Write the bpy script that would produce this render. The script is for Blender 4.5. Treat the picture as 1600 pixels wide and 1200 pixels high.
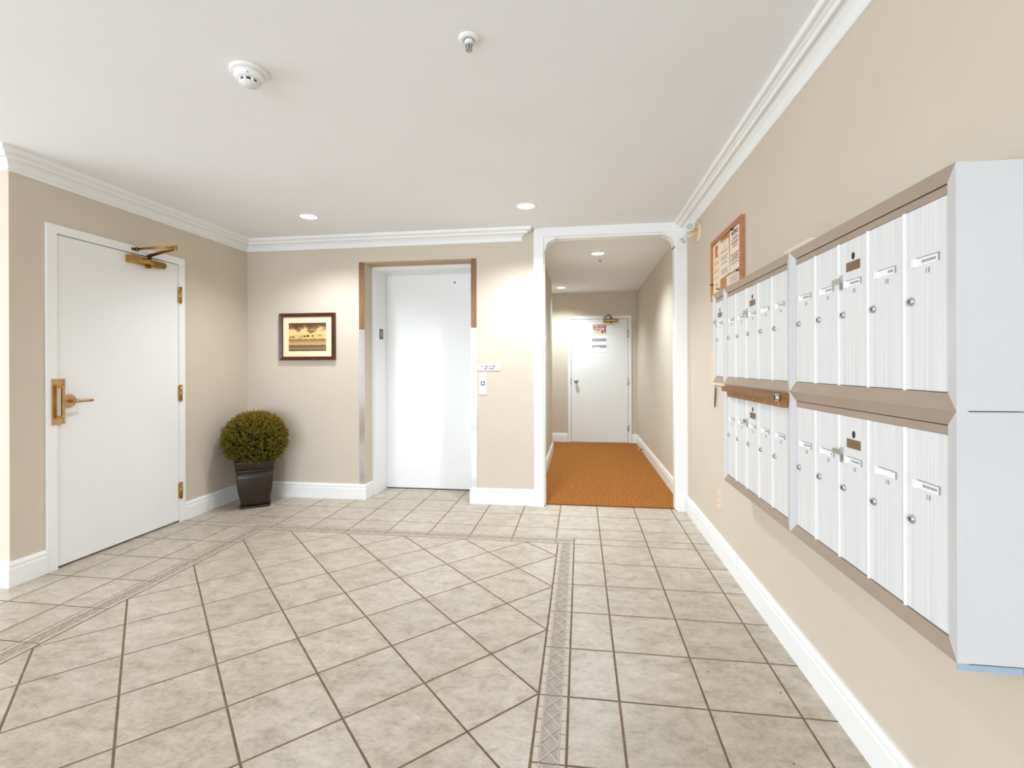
import bpy, bmesh, math, random
from mathutils import Vector, Matrix
random.seed(7)
C = bpy.context.scene.collection
for o in list(bpy.data.objects): bpy.data.objects.remove(o)

# ------------------------------------------------------------------ camera
YAW, ROLL, FPX, CYPX, HCAM = -0.1403, -0.0034, 756.6, 573.07, 1.22
cam_d = bpy.data.cameras.new('camera'); cam = bpy.data.objects.new('camera', cam_d); C.objects.link(cam)
cy_, sy_ = math.cos(YAW), math.sin(YAW)
r0 = Vector((cy_, -sy_, 0)); d0 = Vector((sy_, cy_, 0)); u0 = Vector((0, 0, 1))
rv = r0*math.cos(ROLL)+u0*math.sin(ROLL); uv = u0*math.cos(ROLL)-r0*math.sin(ROLL)
cam.matrix_world = Matrix(((rv.x, uv.x, -d0.x, 0), (rv.y, uv.y, -d0.y, 0), (rv.z, uv.z, -d0.z, HCAM), (0, 0, 0, 1)))
cam_d.sensor_fit = 'HORIZONTAL'; cam_d.sensor_width = 36.0; cam_d.lens = 36.0*FPX/1600
cam_d.shift_y = (CYPX-600)/1600; cam_d.clip_start = 0.02
bpy.context.scene.camera = cam

# ------------------------------------------------------------------ light and exposure
sc = bpy.context.scene
sc.view_settings.view_transform = 'Standard'; sc.view_settings.look = 'None'
sc.view_settings.gamma = 1.0; sc.view_settings.use_curve_mapping = False
sc.view_settings.exposure = 0.08
w = bpy.data.worlds.new('world'); sc.world = w; w.use_nodes = True
w.node_tree.nodes['Background'].inputs[0].default_value = (0.92, 0.96, 1.0, 1)
w.node_tree.nodes['Background'].inputs[1].default_value = 1.0
DAY_W, SIDE_W, CAN_W, HALL_W = 255, 156, 72, 104
def area(name, loc, rot, sx, sy, watts, col):
    l = bpy.data.lights.new(name, 'AREA'); l.shape = 'RECTANGLE'; l.size = sx; l.size_y = sy; l.energy = watts; l.color = col
    o = bpy.data.objects.new(name, l); o.location = loc; o.rotation_euler = rot; C.objects.link(o); return o
# daylight through the glazed entrance behind the camera
area('entrance_daylight', (-1.9, -4.9, 1.1), (math.radians(90), 0, 0), 5.2, 2.0, DAY_W, (0.74, 0.86, 1.0))
# and through unseen glazing added on the left side of the lobby for its light
area('added_side_daylight', (-5.9, -0.6, 1.1), (0, math.radians(-90), 0), 2.0, 4.6, SIDE_W, (0.86, 0.94, 1.0))
def spot(name, loc, watts, col=(0.90, 0.95, 1.0), ang=140, blend=0.75):
    l = bpy.data.lights.new(name, 'SPOT'); l.energy = watts; l.color = col
    l.spot_size = math.radians(ang); l.spot_blend = blend; l.shadow_soft_size = 0.05
    o = bpy.data.objects.new(name, l); o.location = loc; C.objects.link(o); return o

# ------------------------------------------------------------------ dimensions
R, L, B, CZ = 0.887, -3.159, 4.24, 2.43
YC = 2.285            # outside corner of the left wall
YF = 7.88             # far wall of the corridor
CCZ = 2.405           # corridor ceiling

# ------------------------------------------------------------------ helpers
def lin(c):
    c /= 255.0
    return c/12.92 if c <= 0.04045 else ((c+0.055)/1.055)**2.4
def rgb(r, g, b): return (lin(r), lin(g), lin(b), 1)
def mat(name, col, rough=0.5, metal=0.0, spec=0.5, emit=None, es=0.0, trans=0.0):
    m = bpy.data.materials.new(name); m.use_nodes = True
    p = m.node_tree.nodes['Principled BSDF']
    p.inputs['Base Color'].default_value = col; p.inputs['Roughness'].default_value = rough
    p.inputs['Metallic'].default_value = metal; p.inputs['Specular IOR Level'].default_value = spec
    if emit: p.inputs['Emission Color'].default_value = emit; p.inputs['Emission Strength'].default_value = es
    if trans: p.inputs['Transmission Weight'].default_value = trans
    return m
def N(m, t, **kw):
    n = m.node_tree.nodes.new(t)
    for k, v in kw.items():
        if k in n.inputs: n.inputs[k].default_value = v
        else: setattr(n, k, v)
    return n
def LK(m, a, b): m.node_tree.links.new(a, b)
def P(m): return m.node_tree.nodes['Principled BSDF']
def ramp(m, fac, stops):
    r = N(m, 'ShaderNodeValToRGB'); e = r.color_ramp.elements
    while len(e) > 1: e.remove(e[-1])
    e[0].position, e[0].color = stops[0]
    for p_, c_ in stops[1:]:
        x = e.new(p_); x.color = c_
    LK(m, fac, r.inputs[0]); return r.outputs[0]
def noise_mat(name, stops, scale, rough, bump=0.0, bscale=None, stretch=(1, 1, 1), detail=4, metal=0.0, spec=0.5, bdist=0.01, coord='Object'):
    m = mat(name, stops[0][1], rough, metal, spec)
    tc = N(m, 'ShaderNodeTexCoord'); mp = N(m, 'ShaderNodeMapping'); mp.inputs['Scale'].default_value = stretch
    LK(m, tc.outputs[coord], mp.inputs[0])
    n = N(m, 'ShaderNodeTexNoise', Scale=scale, Detail=detail); LK(m, mp.outputs[0], n.inputs['Vector'])
    LK(m, ramp(m, n.outputs['Fac'], stops), P(m).inputs['Base Color'])
    if bump:
        n2 = N(m, 'ShaderNodeTexNoise', Scale=bscale or scale*4, Detail=3); LK(m, mp.outputs[0], n2.inputs['Vector'])
        bn = N(m, 'ShaderNodeBump', Strength=bump, Distance=bdist); LK(m, n2.outputs['Fac'], bn.inputs['Height'])
        LK(m, bn.outputs[0], P(m).inputs['Normal'])
    return m

M = {}
M['wall'] = noise_mat('beige_wall_paint', [(0.3, rgb(211, 198, 180)), (0.7, rgb(214, 201, 183))], 3, 0.7, 0.12, 160, spec=0.25, bdist=0.004)
M['ceiling'] = noise_mat('white_ceiling_paint', [(0.3, rgb(243, 244, 245)), (0.7, rgb(245, 246, 247))], 2, 0.85, 0.08, 120, spec=0.2, bdist=0.004)
M['trim'] = noise_mat('white_gloss_trim_paint', [(0.3, rgb(243, 243, 241)), (0.7, rgb(246, 246, 244))], 2, 0.35, 0.02, 40, spec=0.4)
M['door'] = noise_mat('white_door_paint', [(0.3, rgb(240, 240, 238)), (0.7, rgb(243, 243, 241))], 2, 0.4, 0.03, 60, spec=0.35)
M['grout'] = noise_mat('brown_grout', [(0.3, rgb(118, 98, 78)), (0.7, rgb(138, 117, 95))], 30, 0.9, 0.2, 200, spec=0.1)
M['dark_gap'] = mat('dark_gap', rgb(30, 26, 24), 0.9)
M['brass'] = noise_mat('antique_brass', [(0.3, rgb(176, 136, 66)), (0.7, rgb(196, 156, 84))], 14, 0.3, metal=1.0)
M['brass_dark'] = noise_mat('dark_brass', [(0.3, rgb(112, 80, 34)), (0.7, rgb(140, 104, 50))], 14, 0.38, metal=1.0)
M['brass_satin'] = noise_mat('satin_brass', [(0.3, rgb(196, 160, 112)), (0.7, rgb(206, 172, 126))], 14, 0.42, metal=1.0)
M['nickel'] = mat('satin_nickel', rgb(190, 186, 178), 0.3, 1.0)
M['silver_strip'] = mat('silver_strip', rgb(196, 194, 190), 0.45, 0.3)
M['chrome'] = mat('chrome', rgb(205, 206, 208), 0.18, 1.0)
M['steel'] = noise_mat('polished_steel', [(0.3, rgb(222, 223, 228)), (0.7, rgb(230, 231, 235))], 6, 0.14, metal=1.0)
M['guard_reflection'] = noise_mat('painted_brown_reflection', [(0.3, rgb(112, 76, 44)), (0.5, rgb(134, 94, 56)), (0.75, rgb(146, 106, 66))], 5, 0.35, stretch=(6, 6, 0.8), detail=5)  # brown reflected in the polished guards, put into a colour
M['soffit_shade'] = noise_mat('painted_soffit_shade', [(0.3, rgb(176, 144, 106)), (0.7, rgb(186, 154, 116))], 5, 0.5)  # brown shade under the recess head, put into the colour
M['taupe'] = noise_mat('taupe_anodised_trim', [(0.3, rgb(162, 143, 125)), (0.7, rgb(170, 151, 132))], 5, 0.38, spec=0.5)
M['mailbox'] = noise_mat('white_mailbox_enamel', [(0.3, rgb(207, 208, 209)), (0.7, rgb(212, 213, 214))], 3, 0.3, spec=0.5)
M['mailbox_door'] = noise_mat('brushed_mailbox_door', [(0.3, rgb(216, 217, 217)), (0.5, rgb(226, 227, 227)), (0.72, rgb(235, 236, 236))], 2.0, 0.35, stretch=(1, 60, 0.7), detail=3, spec=0.5)
M['bright_white'] = mat('white_vinyl', rgb(248, 248, 247), 0.4)
M['bronze'] = noise_mat('bronze_bar', [(0.3, rgb(140, 94, 44)), (0.7, rgb(160, 112, 58))], 4, 0.32, stretch=(1, 1, 8), metal=0.35)
M['brown_plate'] = mat('brown_plate', rgb(134, 104, 72), 0.4, 0.3)
M['black'] = mat('black_plastic', rgb(24, 24, 26), 0.5)
M['dark_grey'] = mat('dark_grey_plastic', rgb(84, 84, 86), 0.45)
M['grey_ink'] = mat('grey_ink', rgb(158, 158, 158), 0.7)
M['sign_ink'] = mat('engraved_sign_ink', rgb(58, 60, 66), 0.7)
M['ink'] = mat('black_ink', rgb(72, 68, 66), 0.7)
M['fine_ink'] = mat('fine_print_ink', rgb(126, 116, 108), 0.8)
M['white_plastic'] = mat('white_plastic', rgb(238, 238, 234), 0.4)
M['cream_plastic'] = mat('cream_plastic', rgb(232, 208, 168), 0.45)
M['peach_plastic'] = mat('peach_outlet_plastic', rgb(240, 214, 190), 0.4)
M['tape'] = noise_mat('blue_tape', [(0.3, rgb(150, 172, 190)), (0.7, rgb(162, 184, 200))], 20, 0.8)
M['red'] = mat('red_sign_print', rgb(190, 36, 28), 0.5)
M['sign_cream'] = mat('sign_cream', rgb(244, 222, 206), 0.5)
M['sign_white'] = mat('sign_white', rgb(250, 250, 250), 0.5)
M['mat_board'] = mat('cream_mat_board', rgb(250, 228, 188), 0.8)
M['mahogany'] = noise_mat('mahogany_frame', [(0.3, rgb(58, 20, 10)), (0.7, rgb(98, 44, 18))], 6, 0.3, stretch=(2, 2, 10), detail=4)
M['mahogany_dark'] = mat('mahogany_inner_lip', rgb(64, 20, 10), 0.35)
M['pine'] = noise_mat('board_frame_wood', [(0.3, rgb(164, 106, 66)), (0.7, rgb(192, 134, 92))], 5, 0.45, stretch=(3, 1, 12), detail=4)
M['cork'] = noise_mat('cork', [(0.3, rgb(170, 118, 66)), (0.7, rgb(206, 154, 98))], 90, 0.9, 0.2, 200)
M['paper_cream'] = mat('cream_paper', rgb(246, 220, 180), 0.8)
M['paper_white'] = mat('white_paper', rgb(243, 224, 206), 0.8)
M['paper_pink'] = mat('pale_pink_paper', rgb(238, 214, 200), 0.8)
M['card'] = mat('cream_card', rgb(240, 226, 204), 0.8)
M['photo_print'] = noise_mat('orange_photo_print', [(0.3, rgb(70, 24, 10)), (0.48, rgb(196, 92, 30)), (0.62, rgb(240, 170, 110))], 22, 0.6)
M['pot'] = noise_mat('dark_bronze_planter', [(0.3, rgb(40, 28, 18)), (0.7, rgb(48, 34, 23))], 5, 0.36, spec=0.5)
M['soil'] = noise_mat('potting_soil', [(0.3, rgb(34, 24, 16)), (0.7, rgb(62, 46, 32))], 60, 0.95, 0.5, 90)
M['stem'] = mat('shrub_stem', rgb(62, 46, 22), 0.9)
M['lens'] = mat('lamp_lens', rgb(255, 250, 240), 0.4, emit=(1.0, 0.97, 0.92, 1), es=4.0)
M['glass'] = mat('clear_lamp_glass', rgb(240, 244, 248), 0.06, trans=0.75)
M['reflector'] = mat('grey_reflector', rgb(176, 178, 182), 0.5, 0.0)

# ceramic tile: each tile shifts the stone pattern by its own random value
def tile_material():
    m = mat('beige_ceramic_tile', rgb(205, 193, 172), 0.3, spec=0.45)
    tc = N(m, 'ShaderNodeTexCoord'); oi = N(m, 'ShaderNodeObjectInfo')
    ad = N(m, 'ShaderNodeVectorMath', operation='ADD'); sc_ = N(m, 'ShaderNodeVectorMath', operation='SCALE'); sc_.inputs['Scale'].default_value = 37.0
    cb = N(m, 'ShaderNodeCombineXYZ'); LK(m, oi.outputs['Random'], cb.inputs[0]); LK(m, oi.outputs['Random'], cb.inputs[1]); LK(m, oi.outputs['Random'], cb.inputs[2])
    LK(m, cb.outputs[0], sc_.inputs[0]); LK(m, tc.outputs['Object'], ad.inputs[0]); LK(m, sc_.outputs[0], ad.inputs[1])
    mp = N(m, 'ShaderNodeMapping'); mp.inputs['Scale'].default_value = (0.75, 1.15, 1); LK(m, ad.outputs[0], mp.inputs[0])
    n1 = N(m, 'ShaderNodeTexNoise', Scale=13.0, Detail=7, Roughness=0.68, Distortion=0.5); LK(m, mp.outputs[0], n1.inputs['Vector'])
    n2 = N(m, 'ShaderNodeTexNoise', Scale=60.0, Detail=4, Roughness=0.7); LK(m, mp.outputs[0], n2.inputs['Vector'])
    mx = N(m, 'ShaderNodeMix', data_type='FLOAT'); mx.inputs[0].default_value = 0.35
    LK(m, n1.outputs['Fac'], mx.inputs[2]); LK(m, n2.outputs['Fac'], mx.inputs[3])
    base = ramp(m, mx.outputs[0], [(0.30, rgb(146, 131, 113)), (0.40, rgb(170, 155, 137)), (0.5, rgb(188, 175, 157)), (0.60, rgb(200, 187, 171)), (0.72, rgb(216, 206, 192))])
    # small dark flecks
    n3 = N(m, 'ShaderNodeTexNoise', Scale=42.0, Detail=1); LK(m, ad.outputs[0], n3.inputs['Vector'])
    fl = ramp(m, n3.outputs['Fac'], [(0.0, (1, 1, 1, 1)), (0.19, (1, 1, 1, 1)), (0.225, (0, 0, 0, 1)), (1.0, (0, 0, 0, 1))])
    mm = N(m, 'ShaderNodeMix', data_type='RGBA'); mm.inputs[7].default_value = rgb(112, 98, 80)
    LK(m, fl, mm.inputs[0]); LK(m, base, mm.inputs[6])
    # slight tone shift per tile
    hs = N(m, 'ShaderNodeHueSaturation'); mr = N(m, 'ShaderNodeMapRange'); mr.inputs[3].default_value = 0.965; mr.inputs[4].default_value = 1.035
    LK(m, oi.outputs['Random'], mr.inputs[0]); LK(m, mr.outputs[0], hs.inputs['Value']); LK(m, mm.outputs[2], hs.inputs['Color'])
    LK(m, hs.outputs[0], P(m).inputs['Base Color'])
    mr2 = N(m, 'ShaderNodeMapRange'); mr2.inputs[3].default_value = 0.26; mr2.inputs[4].default_value = 0.4
    LK(m, n1.outputs['Fac'], mr2.inputs[0]); LK(m, mr2.outputs[0], P(m).inputs['Roughness'])
    bp = N(m, 'ShaderNodeBump', Strength=0.12, Distance=0.004); LK(m, n1.outputs['Fac'], bp.inputs['Height']); LK(m, bp.outputs[0], P(m).inputs['Normal'])
    return m
M['tile'] = tile_material()
M['border'] = noise_mat('border_tile_stone', [(0.3, rgb(148, 134, 117)), (0.7, rgb(170, 156, 139))], 30, 0.4, 0.1, 90)
M['relief'] = noise_mat('border_relief_stone', [(0.3, rgb(182, 168, 151)), (0.7, rgb(202, 189, 173))], 30, 0.4)

def carpet_material():
    m = mat('orange_brown_carpet', rgb(168, 104, 46), 0.95, spec=0.1)
    tc = N(m, 'ShaderNodeTexCoord')
    mp = N(m, 'ShaderNodeMapping'); mp.inputs['Rotation'].default_value = (0, 0, math.radians(45)); LK(m, tc.outputs['Object'], mp.inputs[0])
    ck = N(m, 'ShaderNodeTexVoronoi', Scale=34.0, distance='CHEBYCHEV', Randomness=0.35); LK(m, mp.outputs[0], ck.inputs['Vector'])
    ns = N(m, 'ShaderNodeTexNoise', Scale=140.0, Detail=3); LK(m, tc.outputs['Object'], ns.inputs['Vector'])
    mx = N(m, 'ShaderNodeMix', data_type='FLOAT'); mx.inputs[0].default_value = 0.4
    LK(m, ck.outputs['Distance'], mx.inputs[2]); LK(m, ns.outputs['Fac'], mx.inputs[3])
    LK(m, ramp(m, mx.outputs[0], [(0.28, rgb(174, 114, 54)), (0.45, rgb(152, 94, 42)), (0.62, rgb(112, 66, 28))]), P(m).inputs['Base Color'])
    bp = N(m, 'ShaderNodeBump', Strength=0.5, Distance=0.004); LK(m, mx.outputs[0], bp.inputs['Height']); LK(m, bp.outputs[0], P(m).inputs['Normal'])
    return m
M['carpet'] = carpet_material()
M['carpet_edge'] = mat('carpet_edge_strip', rgb(104, 62, 30), 0.8)

def landscape_material():
    m = mat('landscape_print', rgb(190, 150, 90), 0.6, spec=0.3)
    tc = N(m, 'ShaderNodeTexCoord'); sp = N(m, 'ShaderNodeSeparateXYZ'); LK(m, tc.outputs['Generated'], sp.inputs[0])
    U, V = sp.outputs[0], sp.outputs[2]
    def mth(op, a, b=None):
        n = N(m, 'ShaderNodeMath', operation=op)
        for i, x in enumerate((a, b)):
            if x is None: continue
            if isinstance(x, (int, float)): n.inputs[i].default_value = x
            else: LK(m, x, n.inputs[i])
        return n.outputs[0]
    def nz(scale, st, detail=4):
        mp = N(m, 'ShaderNodeMapping'); mp.inputs['Scale'].default_value = st; LK(m, tc.outputs['Generated'], mp.inputs[0])
        n = N(m, 'ShaderNodeTexNoise', Scale=scale, Detail=detail); LK(m, mp.outputs[0], n.inputs['Vector']); return n.outputs['Fac']
    def mixc(f, a, b):
        n = N(m, 'ShaderNodeMix', data_type='RGBA'); LK(m, f, n.inputs[0])
        for i, x in ((6, a), (7, b)):
            if isinstance(x, tuple): n.inputs[i].default_value = x
            else: LK(m, x, n.inputs[i])
        return n.outputs[2]
    cloud = mth('ADD', mth('MULTIPLY', nz(3.0, (1.0, 1, 1.6)), 1.1), mth('MULTIPLY', mth('SUBTRACT', 0.78, V), 0.9))
    sky = ramp(m, cloud, [(0.42, rgb(96, 62, 40)), (0.52, rgb(142, 104, 66)), (0.585, rgb(214, 176, 110)), (0.66, rgb(240, 208, 144)), (0.85, rgb(226, 182, 112))])
    vf = mth('ADD', V, mth('MULTIPLY', mth('SUBTRACT', nz(14, (1, 1, 2.5)), 0.5), 0.12))
    field = ramp(m, vf, [(0.0, rgb(92, 70, 42)), (0.1, rgb(150, 128, 96)), (0.17, rgb(84, 74, 60)), (0.25, rgb(206, 168, 108)), (0.36, rgb(176, 130, 74)), (0.41, rgb(120, 88, 56)), (0.45, rgb(230, 198, 138))])
    img = mixc(mth('GREATER_THAN', V, 0.46), field, sky)
    for cu, cv, ru, rvv in ((0.515, 0.535, 0.035, 0.042), (0.64, 0.535, 0.024, 0.032), (0.43, 0.52, 0.03, 0.03), (0.365, 0.52, 0.01, 0.036), (0.12, 0.5, 0.04, 0.022), (0.05, 0.5, 0.03, 0.018), (0.30, 0.495, 0.018, 0.016), (0.83, 0.545, 0.04, 0.014)):
        dx = mth('DIVIDE', mth('SUBTRACT', U, cu), ru); dy = mth('DIVIDE', mth('SUBTRACT', V, cv), rvv)
        rr = mth('ADD', mth('ADD', mth('MULTIPLY', dx, dx), mth('MULTIPLY', dy, dy)), mth('MULTIPLY', mth('SUBTRACT', nz(40, (1, 1, 1)), 0.5), 1.2))
        img = mixc(mth('LESS_THAN', rr, 1.0), img, rgb(58, 40, 24))
    LK(m, img, P(m).inputs['Base Color']); return m
M['landscape'] = landscape_material()

def leaf_material():
    m = mat('cedar_foliage', rgb(90, 92, 30), 0.7, spec=0.2)
    g = N(m, 'ShaderNodeAttribute', attribute_name='tone')
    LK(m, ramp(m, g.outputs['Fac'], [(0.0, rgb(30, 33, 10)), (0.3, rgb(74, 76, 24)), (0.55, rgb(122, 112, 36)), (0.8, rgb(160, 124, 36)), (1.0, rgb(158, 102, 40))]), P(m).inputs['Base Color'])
    return m
M['leaf'] = leaf_material()

# -------- mesh builders
def bx(bm, x0, x1, y0, y1, z0, z1, mi=0):
    v = [bm.verts.new(p) for p in ((x0, y0, z0), (x1, y0, z0), (x1, y1, z0), (x0, y1, z0), (x0, y0, z1), (x1, y0, z1), (x1, y1, z1), (x0, y1, z1))]
    for f in ((0, 3, 2, 1), (4, 5, 6, 7), (0, 1, 5, 4), (1, 2, 6, 5), (2, 3, 7, 6), (3, 0, 4, 7)):
        bm.faces.new([v[i] for i in f]).material_index = mi
    return v
def hexa(bm, pts, mi=0):
    v = [bm.verts.new(p) for p in pts]
    for f in ((0, 3, 2, 1), (4, 5, 6, 7), (0, 1, 5, 4), (1, 2, 6, 5), (2, 3, 7, 6), (3, 0, 4, 7)):
        bm.faces.new([v[i] for i in f]).material_index = mi
def prism(bm, poly, axis, a, b, mi=0):
    """extrude a 2-D polygon between a and b along axis (0 = x: poly is (y, z); 1 = y: poly is (x, z); 2 = z: poly is (x, y))"""
    def p3(p, t): return (t, p[0], p[1]) if axis == 0 else ((p[0], t, p[1]) if axis == 1 else (p[0], p[1], t))
    va = [bm.verts.new(p3(p, a)) for p in poly]; vb = [bm.verts.new(p3(p, b)) for p in poly]
    n = len(poly)
    bm.faces.new(va).material_index = mi; bm.faces.new(vb[::-1]).material_index = mi
    for i in range(n): bm.faces.new((va[i], vb[i], vb[(i+1) % n], va[(i+1) % n])).material_index = mi
def tube(bm, pts, rad, seg=10, mi=0, flat=None):
    """round bar through points; rad a number or list; flat = (sx, sy) squash"""
    pts = [Vector(p) for p in pts]; rings = []
    for i, p in enumerate(pts):
        t = (pts[min(i+1, len(pts)-1)]-pts[max(i-1, 0)]).normalized()
        up = Vector((0, 0, 1)) if abs(t.z) < 0.9 else Vector((0, 1, 0))
        a = t.cross(up).normalized(); b = a.cross(t).normalized()
        r = rad[i] if isinstance(rad, (list, tuple)) else rad
        sx, sy = flat if flat else (1, 1)
        rings.append([bm.verts.new(p+a*(r*sx*math.cos(2*math.pi*k/seg))+b*(r*sy*math.sin(2*math.pi*k/seg))) for k in range(seg)])
    for i in range(len(rings)-1):
        for k in range(seg):
            f = bm.faces.new((rings[i][k], rings[i][(k+1) % seg], rings[i+1][(k+1) % seg], rings[i+1][k])); f.material_index = mi; f.smooth = True
    bm.faces.new(rings[0][::-1]).material_index = mi; bm.faces.new(rings[-1]).material_index = mi
def lathe(bm, prof, origin=(0, 0, 0), axis=(0, 0, 1), seg=32, mi=0, smooth=True):
    """prof = [(radius, height)], spun about axis through origin"""
    o = Vector(origin); q = Vector((0, 0, 1)).rotation_difference(Vector(axis))
    rings = []
    for r, h in prof:
        if r < 1e-6: rings.append([bm.verts.new(o+q @ Vector((0, 0, h)))])
        else: rings.append([bm.verts.new(o+q @ Vector((r*math.cos(2*math.pi*k/seg), r*math.sin(2*math.pi*k/seg), h))) for k in range(seg)])
    for a, b in zip(rings, rings[1:]):
        for k in range(seg):
            k2 = (k+1) % seg
            vs = [a[k % len(a)], a[k2 % len(a)], b[k2 % len(b)], b[k % len(b)]]
            u = []
            for v in vs:
                if v not in u: u.append(v)
            if len(u) > 2:
                f = bm.faces.new(u); f.material_index = mi; f.smooth = smooth
    if len(rings[0]) > 1: bm.faces.new(rings[0][::-1]).material_index = mi
    if len(rings[-1]) > 1: bm.faces.new(rings[-1]).material_index = mi
def bevel(bm, w, seg=2):
    bmesh.ops.bevel(bm, geom=[e for e in bm.edges if e.calc_face_angle(0) > 0.5], offset=w, segments=seg, affect='EDGES', profile=0.5)
def sweep(bm, path, prof, i0=0, i1=None, mi=0):
    """profile (offset to the right of the path, z) swept with mitres along the xy path; only segments i0..i1-1"""
    pts = [Vector(p) for p in path]; n = len(pts); i1 = n-1 if i1 is None else i1
    def nrm(a, b):
        d = (b-a).normalized(); return Vector((d.y, -d.x))
    rings = []
    for i in range(i0, i1+1):
        if i == 0: mv = nrm(pts[0], pts[1])
        elif i == n-1: mv = nrm(pts[-2], pts[-1])
        else:
            a, b = nrm(pts[i-1], pts[i]), nrm(pts[i], pts[i+1]); mv = (a+b)/(1+a.dot(b))
        rings.append([bm.verts.new((pts[i].x+mv.x*o, pts[i].y+mv.y*o, z)) for o, z in prof])
    k = len(prof)
    for a, b in zip(rings, rings[1:]):
        for j in range(k): bm.faces.new((a[j], a[(j+1) % k], b[(j+1) % k], b[j])).material_index = mi
    bm.faces.new(rings[0]).material_index = mi; bm.faces.new(rings[-1][::-1]).material_index = mi

def obj(name, bm, m, parent=None, loc=None, norm=True):
    if norm: bmesh.ops.recalc_face_normals(bm, faces=bm.faces)
    me = bpy.data.meshes.new(name); bm.to_mesh(me); bm.free()
    for x in (m if isinstance(m, (list, tuple)) else [m]): me.materials.append(x)
    o = bpy.data.objects.new(name, me); C.objects.link(o)
    if loc is not None: o.location = loc
    if parent: o.parent = parent
    return o
def inst(name, me, parent, loc, rotz=0):
    o = bpy.data.objects.new(name, me); C.objects.link(o); o.location = loc; o.rotation_euler = (0, 0, rotz); o.parent = parent; return o
def box(name, dims, m, parent=None, bev=0.0, seg=2):
    """box from x0,x1,y0,y1,z0,z1 given in the parent's frame; its origin is its centre"""
    x0, x1, y0, y1, z0, z1 = dims
    c = ((x0+x1)/2, (y0+y1)/2, (z0+z1)/2)
    bm = bmesh.new(); bx(bm, x0-c[0], x1-c[0], y0-c[1], y1-c[1], z0-c[2], z1-c[2])
    if bev: bevel(bm, bev, seg)
    return obj(name, bm, m, parent, c)
def tag(o, label, cat=None, group=None, kind=None):
    o['label'] = label
    if cat: o['category'] = cat
    if group: o['group'] = group
    if kind: o['kind'] = kind
    return o
def thing(name, label, cat, loc=(0, 0, 0), rotz=0, group=None, kind=None):
    o = bpy.data.objects.new(name, None); C.objects.link(o); o.location = loc; o.rotation_euler = (0, 0, rotz); o.empty_display_size = 0.05
    return tag(o, label, cat, group, kind)
_font = {}
def text(name, body, size, m, parent, loc, rot, depth=0.0004, align='CENTER', bold=0.0, sx=1.0):
    cu = bpy.data.curves.new('lettering', 'FONT'); cu.body = body; cu.size = size; cu.align_x = align; cu.align_y = 'CENTER'; cu.extrude = depth; cu.offset = bold; cu.resolution_u = 2
    t = bpy.data.objects.new('lettering', cu); C.objects.link(t)
    bpy.context.view_layer.update()
    me = bpy.data.meshes.new_from_object(t.evaluated_get(bpy.context.evaluated_depsgraph_get()))
    bpy.data.objects.remove(t); bpy.data.curves.remove(cu)
    me.materials.clear(); me.materials.append(m)
    o = bpy.data.objects.new(name, me); C.objects.link(o); o.location = loc; o.rotation_euler = rot; o.scale = (sx, 1, 1); o.parent = parent
    return o
ROT_BACK = (math.radians(90), 0, 0)                       # reads from -Y
ROT_RIGHT = (math.radians(90), 0, math.radians(-90))      # on the right wall, reads from -X
ROT_LEFTJ = (math.radians(90), 0, math.radians(90))       # faces +X
def struct(name, bm, m, label, cat='structure', parent=None):
    o = obj(name, bm, m, parent)
    if parent is None: tag(o, label, cat, kind='structure')
    return o

# ================================================================== SHELL
bm = bmesh.new()
bx(bm, -6.0, R+0.12, -5.0, 4.72, -0.12, -0.0016)
floor = struct('floor', bm, M['grout'], 'beige ceramic tile lobby floor with a diagonal panel framed by a relief border', 'floor')
bm = bmesh.new(); bx(bm, -6.0, R+0.12, -5.0, B+0.001, CZ, CZ+0.12)
struct('ceiling', bm, M['ceiling'], 'smooth white painted lobby ceiling', 'ceiling')
bm = bmesh.new(); bx(bm, -1.6, 1.0, B+0.11, YF+0.1, CCZ, CCZ+0.12)
struct('ceiling_corridor', bm, M['ceiling'], 'white ceiling of the corridor behind the cased opening', 'ceiling')
ELX0, ELX1, ELZ = -1.974, -0.965, 2.19
bm = bmesh.new()
bx(bm, L-0.12, ELX0, B, B+0.16, 0, CZ)
bx(bm, ELX0, ELX1, B, B+0.16, ELZ, CZ)
bx(bm, ELX1, -0.402, B, B+0.16, 0, CZ)
bx(bm, -0.402, R, B+0.06, B+0.11, 2.355, CZ)
struct('wall_back', bm, M['wall'], 'beige back wall holding the elevator and the framed landscape', 'wall')
bm = bmesh.new()
bx(bm, L-0.14, L, YC, 2.527, 0, CZ); bx(bm, L-0.14, L, 3.434, B, 0, CZ); bx(bm, L-0.14, L, 2.527, 3.434, 2.039, CZ)
bx(bm, -6.0, L-0.14, YC, YC+0.14, 0, CZ)
struct('wall_left', bm, M['wall'], 'beige left wall around the white door with the brass closer', 'wall')
bm = bmesh.new(); bx(bm, R, R+0.12, -5.0, YF, 0, CZ)
struct('wall_right', bm, M['wall'], 'beige right wall carrying the white mailboxes', 'wall')
bm = bmesh.new(); bx(bm, -0.55, -0.402, B+0.16, 6.95, 0, CCZ)
struct('wall_corridor_left', bm, M['wall'], 'beige left wall of the corridor, ending at a corner', 'wall')
bm = bmesh.new(); bx(bm, -1.6, -0.148, YF, YF+0.12, 0, CCZ); bx(bm, 0.75, R+0.12, YF, YF+0.12, 0, CCZ); bx(bm, -0.148, 0.75, YF, YF+0.12, 1.98, CCZ)
bx(bm, -1.6, -1.48, 6.95, YF, 0, CCZ); bx(bm, -1.6, -0.55, 6.83, 6.95, 0, CCZ)
struct('wall_corridor_end', bm, M['wall'], 'beige end wall of the corridor around the fire exit door', 'wall')
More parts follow.
